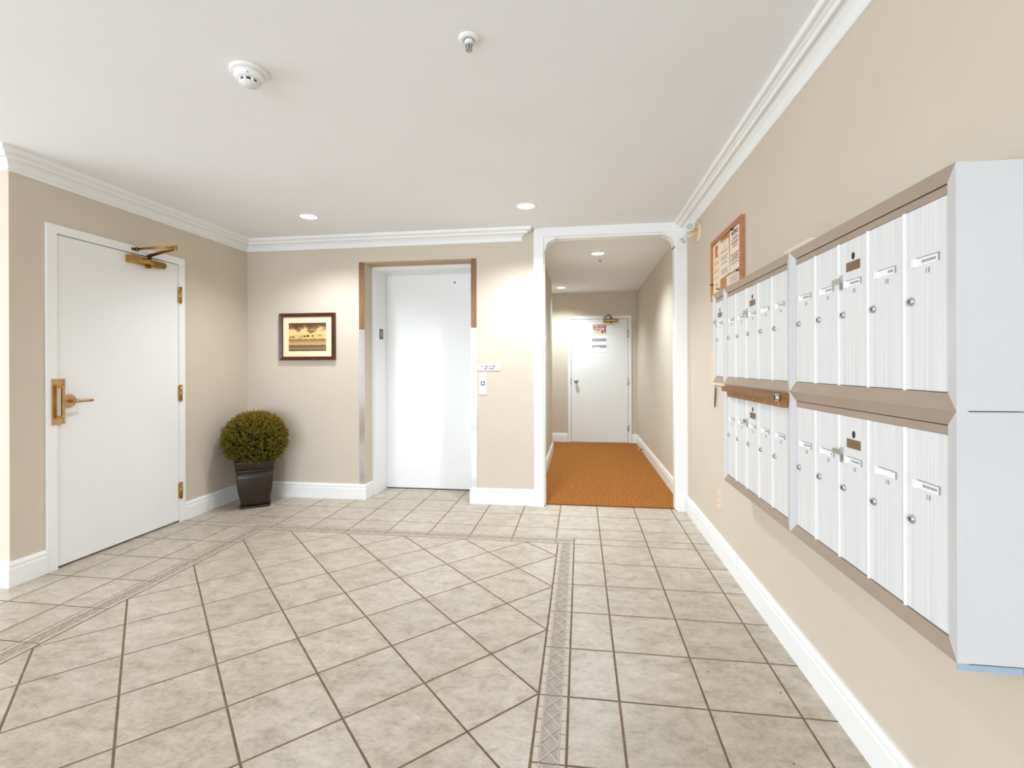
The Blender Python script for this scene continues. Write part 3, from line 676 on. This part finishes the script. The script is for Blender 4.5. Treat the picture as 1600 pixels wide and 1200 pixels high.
def leaf(p, d, ln, wd, t):
    d = d.normalized(); s = d.cross(Vector((random.uniform(-1, 1), random.uniform(-1, 1), random.uniform(-1, 1)))).normalized()*wd
    b = len(vs); vs.extend([p, p+d*ln*0.45+s, p+d*ln, p+d*ln*0.45-s]); fs.append((b, b+1, b+2, b+3)); tone.extend([t*0.55, t, min(1, t+0.22), t])
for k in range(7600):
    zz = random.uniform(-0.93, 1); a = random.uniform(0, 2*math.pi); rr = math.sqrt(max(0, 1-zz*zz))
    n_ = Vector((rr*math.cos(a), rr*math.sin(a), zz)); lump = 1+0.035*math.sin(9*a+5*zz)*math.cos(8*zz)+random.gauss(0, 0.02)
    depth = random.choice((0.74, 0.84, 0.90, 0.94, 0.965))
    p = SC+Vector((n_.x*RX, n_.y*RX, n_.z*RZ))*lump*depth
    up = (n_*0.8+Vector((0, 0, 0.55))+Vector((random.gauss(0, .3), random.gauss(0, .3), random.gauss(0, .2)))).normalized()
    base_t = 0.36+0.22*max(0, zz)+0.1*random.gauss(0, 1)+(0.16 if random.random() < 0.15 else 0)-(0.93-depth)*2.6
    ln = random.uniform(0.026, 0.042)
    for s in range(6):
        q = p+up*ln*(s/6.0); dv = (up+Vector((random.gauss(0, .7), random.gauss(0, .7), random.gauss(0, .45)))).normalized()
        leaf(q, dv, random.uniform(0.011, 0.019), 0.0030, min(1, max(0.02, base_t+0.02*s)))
# shaded inner growth that closes the ball
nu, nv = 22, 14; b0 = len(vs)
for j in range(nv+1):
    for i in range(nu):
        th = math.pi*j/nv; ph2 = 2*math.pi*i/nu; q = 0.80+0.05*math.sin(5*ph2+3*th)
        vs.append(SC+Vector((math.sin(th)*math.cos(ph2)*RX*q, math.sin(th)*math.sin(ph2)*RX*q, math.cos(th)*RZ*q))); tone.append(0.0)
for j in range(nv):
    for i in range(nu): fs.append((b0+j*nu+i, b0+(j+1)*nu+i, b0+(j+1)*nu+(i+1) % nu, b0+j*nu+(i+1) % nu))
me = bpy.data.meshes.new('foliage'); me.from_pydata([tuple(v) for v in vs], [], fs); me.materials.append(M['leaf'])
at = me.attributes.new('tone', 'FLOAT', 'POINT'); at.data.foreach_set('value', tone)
fo = bpy.data.objects.new('foliage', me); C.objects.link(fo); fo.parent = ps; fo.rotation_euler = (0, 0, -0.60); fo['kind'] = 'stuff'

# ------------------------------------------------------------------ ceiling fixtures
def can_light(x, y, z, watts, label, col=(0.88, 0.93, 1.0)):
    t = thing('recessed_light', label, 'ceiling light', (x, y, z), 0, 'recessed ceiling lights')
    bm = bmesh.new(); lathe(bm, [(0.064, -0.001), (0.066, -0.005), (0.080, -0.004), (0.084, -0.0005), (0.084, 0.0), (0.064, 0.0)], seg=40); obj('trim_ring', bm, M['white_plastic'], t)
    bm = bmesh.new(); lathe(bm, [(0.0, -0.0035), (0.064, -0.0035), (0.064, -0.0005), (0.0, -0.0005)], seg=40); obj('lens', bm, M['lens'], t)
    s = spot('recessed_spot', (x, y, z-0.02), watts, col); return t
can_light(-2.152, 3.615, CZ, CAN_W, 'round recessed ceiling light in front of the landscape picture')
can_light(-0.401, 3.622, CZ, 1.55*CAN_W, 'round recessed ceiling light in front of the cased corridor opening')
can_light(0.186, 5.15, CCZ, HALL_W, 'nearer of the two recessed lights in the corridor ceiling', (0.78, 0.93, 1.0))
can_light(-0.285, 7.30, CCZ, 1.2*HALL_W, 'farther of the two recessed lights in the corridor ceiling', (0.80, 0.94, 1.0))
sd = thing('smoke_detector', 'round white two-tier smoke detector on the lobby ceiling', 'detector', (-1.335, 1.808, CZ))
bm = bmesh.new(); lathe(bm, [(0.072, 0), (0.072, -0.008), (0.065, -0.013), (0, -0.013)], seg=40); obj('base_plate', bm, M['white_plastic'], sd)
bm = bmesh.new(); lathe(bm, [(0.056, -0.012), (0.055, -0.028), (0.048, -0.038), (0.038, -0.040), (0, -0.040)], seg=40); obj('housing', bm, M['white_plastic'], sd)
bm = bmesh.new(); lathe(bm, [(0.031, -0.039), (0.031, -0.052)], seg=24); obj('sensor_core', bm, M['black'], sd)
bm = bmesh.new(); lathe(bm, [(0.036, -0.050), (0.034, -0.056), (0, -0.058)], seg=32)
for k in range(8):
    a = k*math.pi/4+0.2; c, s = math.cos(a), math.sin(a); bx(bm, c*0.034-0.004, c*0.034+0.004, s*0.034-0.004, s*0.034+0.004, -0.051, -0.039)
obj('vent_cap', bm, M['white_plastic'], sd)
bm = bmesh.new(); lathe(bm, [(0.0028, 0), (0.002, -0.002), (0, -0.002)], (0.028, -0.048, -0.032), seg=8); obj('indicator', bm, M['dark_grey'], sd)
def sprinkler(x, y, z, label):
    t = thing('sprinkler', label, 'sprinkler', (x, y, z), 0, 'ceiling sprinklers')
    bm = bmesh.new(); lathe(bm, [(0.040, 0), (0.040, -0.003), (0.030, -0.010), (0.022, -0.010), (0.019, -0.003), (0, -0.003)], seg=32); obj('escutcheon', bm, M['white_plastic'], t)
    bm = bmesh.new(); lathe(bm, [(0.015, -0.002), (0.016, -0.016), (0.011, -0.020), (0, -0.020)], seg=24); obj('body', bm, M['white_plastic'], t)
    bm = bmesh.new()
    for s in (-1, 1): tube(bm, [(s*0.010, 0, -0.018), (s*0.011, 0, -0.03), (0, 0, -0.041)], 0.0022, 6)
    lathe(bm, [(0.003, -0.02), (0.003, -0.038), (0, -0.038)], seg=8); obj('frame_arms', bm, M['dark_grey'], t)
    bm = bmesh.new(); lathe(bm, [(0, -0.040), (0.013, -0.041), (0.013, -0.043), (0, -0.043)], seg=16); obj('deflector', bm, M['nickel'], t)
sprinkler(-0.402, 1.745, CZ, 'white sprinkler head on the lobby ceiling near the camera')
sprinkler(0.217, 5.36, CCZ, 'small sprinkler head behind the nearer light in the corridor ceiling')

# ------------------------------------------------------------------ mailboxes on the right wall
OD, OF_IN, OF_OUT = 0.111, 0.114, 0.122         # distances from the wall: door face, inner and outer frame edge
def MX(o): return R-o
meshes = {}
def shared(key, fn, m):
    if key not in meshes:
        bm = fn(); bmesh.ops.recalc_face_normals(bm, faces=bm.faces); me = bpy.data.meshes.new(key); bm.to_mesh(me); bm.free()
        for x in (m if isinstance(m, (list, tuple)) else [m]): me.materials.append(x)
        meshes[key] = me
    return meshes[key]
def mk_lock():
    bm = bmesh.new(); lathe(bm, [(0.0105, 0), (0.0105, 0.004), (0.008, 0.0065), (0.0, 0.0065)], (0, 0, 0), (-1, 0, 0), 20)
    bx(bm, -0.0072, -0.006, -0.0012, 0.0012, -0.0045, 0.0045, 1); return bm
def mk_name(seed):
    rnd = random.Random(seed); bm = bmesh.new()
    bx(bm, -0.0015, 0, -0.038, 0.033, -0.0085, 0.0085, 0)                   # card under a clear window
    bx(bm, -0.0035, 0, -0.0385, 0.034, 0.0085, 0.0098, 1); bx(bm, -0.0035, 0, -0.0398, -0.0385, -0.0085, 0.0098, 1)
    a = -0.030
    while a < 0.014 and rnd.random() < 0.95:                                # unreadable blurred name
        b = a+rnd.uniform(0.003, 0.008); bx(bm, -0.0018, -0.001, a, b, -0.0035, 0.003, 1); a = b+0.0012
    return bm
def mk_num():
    bm = bmesh.new(); bx(bm, -0.0006, 0, -0.009, -0.0035, -0.006, 0.006); bx(bm, -0.0006, 0, 0.001, 0.0035, -0.006, 0.006); return bm
def mailbox_bank(label, y0, y1, z0, z1, divs, special, bar=False, wid=0.035, tape=False, seed=0):
    t = thing('mailbox_bank', label, 'mailboxes', (R, y0, z0), 0, 'wall mailbox banks')
    def Y(y): return y-y0
    H_, W_ = z1-z0, y1-y0
    box('housing', (-0.104, -0.0005, 0.001, W_-0.001, 0.001, H_-0.001), M['mailbox'], t, 0.002, 1)
    bm = bmesh.new(); bx(bm, -OD+0.003, -0.103, wid*0.5, W_-wid*0.5, 0.01, H_-0.01); obj('backing', bm, M['dark_grey'], t)
    tb, bb = (0.031, 0.036)
    def strip(p, m, name):   # p: outer a, outer b, inner b, inner a as (y, z)
        bm = bmesh.new(); pts = [(-0.100, a, b) for a, b in p]+[(-(OF_OUT if k < 2 else OF_IN), a, b) for k, (a, b) in enumerate(p)]
        hexa(bm, pts); obj(name, bm, m, t)
    strip([(0, H_), (W_, H_), (W_-wid, H_-tb), (wid, H_-tb)], M['taupe'], 'top_trim')
    strip([(W_, 0), (0, 0), (wid, bb), (W_-wid, bb)], M['taupe'], 'bottom_trim')
    strip([(0, 0), (0, H_), (wid, H_-tb), (wid, bb)], M['mailbox'], 'side_trim')
    strip([(W_, H_), (W_, 0), (W_-wid, bb), (W_-wid, H_-tb)], M['mailbox'], 'side_trim')
    box('header_strip', (-OD-0.001, -0.102, wid, W_-wid, H_-0.053, H_-tb-0.003), M['taupe'], t)
    bm = bmesh.new(); bx(bm, -0.106, -0.0004, -0.0015, 0.002, 0.002, H_-0.002); obj('end_panel', bm, M['mailbox'], t)
    dz0, dz1 = bb+0.002, H_-0.054
    for i in range(len(divs)-1):
        a, b = divs[i]-y0+0.0042, divs[i+1]-y0-0.0042
        if i == 0: a = divs[0]-y0+0.001
        if i == len(divs)-2: b = divs[-1]-y0-0.001
        d = box('door', (-OD, -OD+0.008, a, b, dz0, dz1), M['mailbox_door'], t, 0.001, 1)
        dw, dh = b-a, dz1-dz0
        def at(name, me, yy, zz): inst(name, me, d, (-0.004, yy, zz-dh/2))
        zt = dh
        at('lock', shared('lock', mk_lock, [M['chrome'], M['black']]), dw/2-0.020, dh-0.214)
        at('name_slot', shared('name_slot_%d' % (seed*7+i), lambda: mk_name(seed*7+i), [M['bright_white'], M['grey_ink']]), -0.003, dh-0.126)
        at('slot_tab', shared('slot_tab', lambda: (lambda q: (bx(q, -0.006, 0, -0.0055, 0.0055, -0.010, 0.010), q)[-1])(bmesh.new()), M['bright_white']), 0.0355, dh-0.126)
        at('box_number', shared('box_number', mk_num, M['grey_ink']), -0.003, dh-0.149)
        if i == special:
            at('brass_plate', shared('brass_plate', lambda: (lambda q: (bx(q, -0.002, 0, -0.034, 0.034, -0.013, 0.013), bevel(q, 0.0008, 1), q)[-1])(bmesh.new()), M['brown_plate']), -0.002, dh-0.077)
            at('key_slot', shared('key_slot', lambda: (lambda q: (prism(q, [(0.0075*math.cos(k*math.pi/8), 0.0105*math.sin(k*math.pi/8)) for k in range(16)], 0, -0.0012, 0), q)[-1])(bmesh.new()), M['black']), -0.002, dh-0.049)
            at('latch_tab', shared('latch_tab', lambda: (lambda q: (bx(q, -0.010, -0.007, 0.0, 0.046, -0.010, 0.004), bx(q, -0.009, 0, 0.0, 0.003, -0.032, 0.012), q)[-1])(bmesh.new()), M['nickel']), dw/2-0.018, dh-0.107)
    for y in divs[1:-1]:
        box('divider', (-OD-0.0035, -OD+0.006, Y(y)-0.0036, Y(y)+0.0036, dz0-0.003, dz1+0.001), M['bright_white'], t, 0.001, 1)
    if bar:
        lb = thing_part('locking_bar', t, (0, 0, 0))
    return t
def thing_part(name, parent, loc):
    o = bpy.data.objects.new(name, None); C.objects.link(o); o.location = loc; o.parent = parent; return o
NEAR = [1.148, 1.289, 1.439, 1.589, 1.737, 1.885]; MID = [1.949, 2.104, 2.257, 2.413, 2.569, 2.713]
Z0, Z1, Z2 = 0.607, 1.125, 1.638
b1 = mailbox_bank('upper bank of five white mailboxes nearest the camera', 1.113, 1.916, Z1, Z2, [1.148]+NEAR[1:-1]+[1.881], 2, seed=1)
b2 = mailbox_bank('lower bank of five white mailboxes nearest the camera', 1.113, 1.916, Z0, Z1, [1.148]+NEAR[1:-1]+[1.881], 2, seed=2)
b3 = mailbox_bank('upper middle bank of five white mailboxes below the cork board', 1.917, 2.745, Z1, Z2, [1.952]+MID[1:-1]+[2.710], 2, seed=3)
b4 = mailbox_bank('lower middle bank of five white mailboxes under a bronze locking bar', 1.917, 2.745, Z0, Z1, [1.952]+MID[1:-1]+[2.710], 2, seed=4)
b5 = mailbox_bank('narrow single-door white mailbox at the far end of the row', 2.746, 2.962, Z1, Z2, [2.781, 2.927], 0, seed=5)
bm = bmesh.new(); bx(bm, -0.148, -0.1225, 0.001, 0.775, 0.0, 0.026); bevel(bm, 0.003, 1)
lb = obj('locking_bar', bm, M['bronze'], b4, (0, 0, 0.482))
bm = bmesh.new(); bx(bm, -0.136, -0.1225, 0.012, 0.72, -0.026, 0.001); bx(bm, -0.1515, -0.148, 0.03, 0.70, 0.006, 0.020); bevel(bm, 0.002, 1); obj('lower_flange', bm, M['bronze'], lb)
for k in range(5):
    bm = bmesh.new(); lathe(bm, [(0.005, 0), (0.004, 0.002), (0, 0.003)], (0, 0, 0), (-1, 0, 0), 10); obj('screw', bm, M['nickel'], lb, (-0.136, 0.06+0.14*k, -0.016))
bm = bmesh.new(); lathe(bm, [(0.015, 0), (0.015, 0.012), (0.011, 0.016), (0, 0.016)], (0, 0, 0), (-1, 0, 0), 20); bx(bm, -0.018, -0.004, -0.003, 0.003, -0.009, 0.009, 1); obj('lock', bm, [M['chrome'], M['black']], lb, (-0.148, 0.024, 0.012))
lb.location = (0, 0, 0.482)
bm = bmesh.new(); bx(bm, -0.121, -0.004, -0.002, 0.006, -0.013, 0.0); obj('tape_strip', bm, M['tape'], b2)['label'] = 'light blue tape along the bottom end of the bank'
# loose card on top
bm = bmesh.new()
hexa(bm, [(R-0.112, 1.705, Z2), (R-0.112, 1.925, Z2), (R-0.080, 2.085, Z2+0.036), (R-0.080, 1.845, Z2+0.036), (R-0.110, 1.705, Z2), (R-0.110, 1.925, Z2), (R-0.078, 2.085, Z2+0.036), (R-0.078, 1.845, Z2+0.036)])
tag(obj('loose_card', bm, M['card']), 'cream card lying tilted on top of the mailboxes where two banks meet', 'card')

# ------------------------------------------------------------------ bulletin board with notices
BY0, BY1, BZ0, BZ1 = 2.775, 3.395, 1.650, 2.043
bb_ = thing('bulletin_board', 'wood framed cork bulletin board standing above the far mailboxes', 'board', (R, (BY0+BY1)/2, BZ0))
hw, hh = (BY1-BY0)/2, BZ1-BZ0
box('cork_panel', (-0.012, -0.001, -hw+0.01, hw-0.01, 0.01, hh-0.01), M['cork'], bb_)
fw = 0.030
for d in ((-hw, hw, hh-fw, hh), (-hw, hw, 0, fw)): box('frame_rail', (-0.022, -0.0005, d[0], d[1], d[2], d[3]), M['pine'], bb_, 0.002, 1)
for d in ((-hw, -hw+fw), (hw-fw, hw)): box('frame_stile', (-0.022, -0.0005, d[0], d[1], fw, hh-fw), M['pine'], bb_, 0.002, 1)
def sheet(name, label, quad, o, m, lines, title=None, photo=None):
    cy4 = sum(p[0] for p in quad)/4; cz4 = sum(p[1] for p in quad)/4
    t = thing(name, label, 'notice', (R-o, cy4, cz4), 0, 'notices on the bulletin board')
    bm = bmesh.new(); prism(bm, [(p[0]-cy4, p[1]-cz4) for p in quad], 0, 0.0, 0.0006); obj('paper', bm, m, t)
    bm = bmesh.new()
    for z, a, b, h in lines: bx(bm, -0.0004, 0, a-cy4, b-cy4, z-cz4-h/2, z-cz4+h/2)
    obj('printed_lines', bm, M['ink'] if title else M['fine_ink'], t)
    if title: text('lettering', title[0], title[1], M['ink'], t, (-0.0005, title[2]-cy4, title[3]-cz4), ROT_RIGHT, bold=0.001)
    if photo: box('photo', (-0.0005, 0, photo[0]-cy4, photo[1]-cy4, photo[2]-cz4, photo[3]-cz4), M['photo_print'], t)
    return t
rl = random.Random(3)
def lines(y0, y1, zs, h=0.003):
    o = []
    for z in zs:
        c = (y0+y1)/2; wdt = (y1-y0)/2*rl.uniform(0.55, 1.0); o.append((z, c-wdt, c+wdt, h))
    return o
sheet('notice', 'cream notice with an orange photo at the left of the bulletin board', [(3.20, 1.70), (3.372, 1.69), (3.374, 2.008), (3.196, 2.014)], 0.0135, M['paper_cream'], lines(3.225, 3.34, [1.89, 1.878, 1.84, 1.828, 1.79, 1.75, 1.742, 1.725]), photo=(3.255, 3.315, 1.92, 1.995))
sheet('notice', 'white text notice in the middle of the bulletin board', [(3.0, 1.77), (3.2, 1.762), (3.215, 1.992), (3.016, 1.984)], 0.0148, M['paper_white'], lines(3.03, 3.19, [1.975, 1.945, 1.925, 1.918, 1.893, 1.882, 1.873, 1.855, 1.848, 1.815, 1.806, 1.797, 1.788]))
sheet('notice', 'pale notice with a bold heading at the right of the bulletin board', [(2.812, 1.77), (2.995, 1.764), (2.998, 2.006), (2.806, 2.012)], 0.0148, M['paper_white'], lines(2.83, 2.98, [1.957, 1.946, 1.93, 1.92, 1.905, 1.862, 1.85, 1.84, 1.828, 1.81], 0.0044), title=('NOTICE', 0.032, 2.905, 1.982))
sheet('notice', 'small pale pink slip at the bottom right of the bulletin board', [(2.812, 1.692), (3.06, 1.69), (3.06, 1.757), (2.812, 1.752)], 0.0160, M['paper_pink'], lines(2.84, 3.0, [1.735, 1.722, 1.71]))
for y, z, lab in ((2.93, 2.003, 'black push pin at the top of the bold-headed notice'), (2.826, 1.749, 'black push pin at the corner of the pink slip'), (3.362, 1.757, 'black push pin at the left edge of the cream notice'), (3.215, 1.706, 'black push pin at the bottom of the cream notice')):
    bm = bmesh.new(); lathe(bm, [(0.006, 0), (0.003, 0.004), (0.003, 0.010), (0.007, 0.013), (0.006, 0.016), (0, 0.016)], (0, 0, 0), (-1, 0, 0), 12)
    tag(obj('push_pin', bm, M['black'], None, (R-0.0155, y, z)), lab, 'push pin', 'push pins on the bulletin board')

# rounded cream plate and pen behind the far mailbox
bm = bmesh.new(); pts = []
for cx2, cz2, a0 in ((3.40, 1.285, 0), (3.14, 1.285, 90), (3.14, 1.145, 180), (3.40, 1.145, 270)):
    for k in range(6): a = math.radians(a0+18*k); pts.append((cx2+0.05*math.cos(a)-3.27, cz2+0.05*math.sin(a)-1.215))
prism(bm, pts, 0, -0.010, -0.0005)
kp = obj('wall_plate', bm, M['cream_plastic'], None, (R, 3.27, 1.215)); tag(kp, 'cream rounded plate on the wall peeking from behind the far mailbox', 'plate')
for k in range(4):
    bm = bmesh.new(); lathe(bm, [(0.004, 0), (0.004, 0.001)], (0, 0, 0), (-1, 0, 0), 8); obj('hole', bm, M['brown_plate'], kp, (-0.010, 0.150, -0.06+0.035*k))
bm = bmesh.new(); tube(bm, [(0, 0.012, -0.07), (0, 0.008, -0.058), (0, 0, -0.01), (0, -0.012, 0.055), (0, -0.013, 0.066)], [0.0015, 0.005, 0.006, 0.006, 0.004], 10)
pn = obj('pen', bm, M['dark_grey'], None, (R-0.0125, 3.33, 1.015)); tag(pn, 'slim dark pen hanging on the wall left of the mailboxes', 'pen')
bm = bmesh.new(); tube(bm, [(0, -0.013, 0.064), (0.004, -0.02, 0.10), (0.002, -0.01, 0.15)], 0.0012, 6); obj('cord', bm, M['dark_grey'], pn)

# wall outlet
ol = thing('wall_outlet', 'peach duplex outlet low on the right wall below the mailboxes', 'outlet', (R, 3.275, 0.361))
box('cover_plate', (-0.006, -0.0003, -0.036, 0.036, -0.058, 0.058), M['peach_plastic'], ol, 0.002, 2)
for z in (-0.02, 0.02):
    s = box('socket', (-0.0085, -0.005, -0.0165, 0.0165, z-0.0135, z+0.0135), M['cream_plastic'], ol, 0.002, 1)
    bm = bmesh.new(); bx(bm, -0.0022, -0.0015, -0.008, -0.0055, -0.004, 0.006); bx(bm, -0.0022, -0.0015, 0.0055, 0.008, -0.004, 0.006); obj('slots', bm, M['black'], s)

# twin emergency lamp head by the cased opening
el = thing('emergency_light', 'twin emergency lamp heads on a cream base beside the corridor opening', 'lamp', (R, 3.80, 2.225))
bm = bmesh.new(); lathe(bm, [(0.078, 0.0005), (0.078, 0.006), (0.070, 0.014), (0.03, 0.018), (0, 0.018)], (0, 0, 0), (-1, 0, 0), 32); obj('base_plate', bm, M['cream_plastic'], el)
bm = bmesh.new(); tube(bm, [(-0.014, 0.0, 0.02), (-0.05, -0.005, 0.018), (-0.075, -0.012, 0.012)], 0.012, 12); tube(bm, [(-0.014, 0.0, -0.02), (-0.06, -0.005, -0.022), (-0.085, 0.0, -0.03)], 0.012, 12); obj('bracket', bm, M['cream_plastic'], el)
def head(loc, ax, name='lamp_head'):
    bm = bmesh.new(); lathe(bm, [(0.010, -0.045), (0.018, -0.035), (0.030, -0.004), (0.031, 0.004), (0.0225, 0.005), (0.0225, 0.001), (0, 0.001)], (0, 0, 0), ax, 24); h = obj(name, bm, M['white_plastic'], el, loc)
    bm = bmesh.new(); lathe(bm, [(0, 0.0018), (0.010, 0.0025), (0.022, 0.0045)], (0, 0, 0), ax, 24); obj('reflector', bm, M['reflector'], h)
    bm = bmesh.new(); lathe(bm, [(0, 0.0015), (0.006, 0.005), (0.006, 0.010), (0, 0.012)], (0, 0, 0), ax, 12); obj('bulb', bm, M['bright_white'], h)
    return h
head((-0.082, -0.07, 0.028), Vector((-0.20, -1, -0.26)).normalized())
head((-0.115, 0.0, -0.055), Vector((-0.75, -0.25, -0.62)).normalized())

# spring door stop
ds = thing('door_stop', 'small spring door stop on the right corridor baseboard', 'door stop', (R-0.0165, 7.02, 0.05))
bm = bmesh.new(); lathe(bm, [(0.012, 0), (0.012, 0.004), (0.006, 0.008), (0.0055, 0.052), (0.004, 0.052)], (0, 0, 0), (-1, 0, 0), 12); obj('spring', bm, M['dark_grey'], ds)
bm = bmesh.new(); lathe(bm, [(0.008, 0.05), (0.009, 0.056), (0.008, 0.066), (0, 0.068)], (0, 0, 0), (-1, 0, 0), 12); obj('rubber_tip', bm, M['bright_white'], ds)
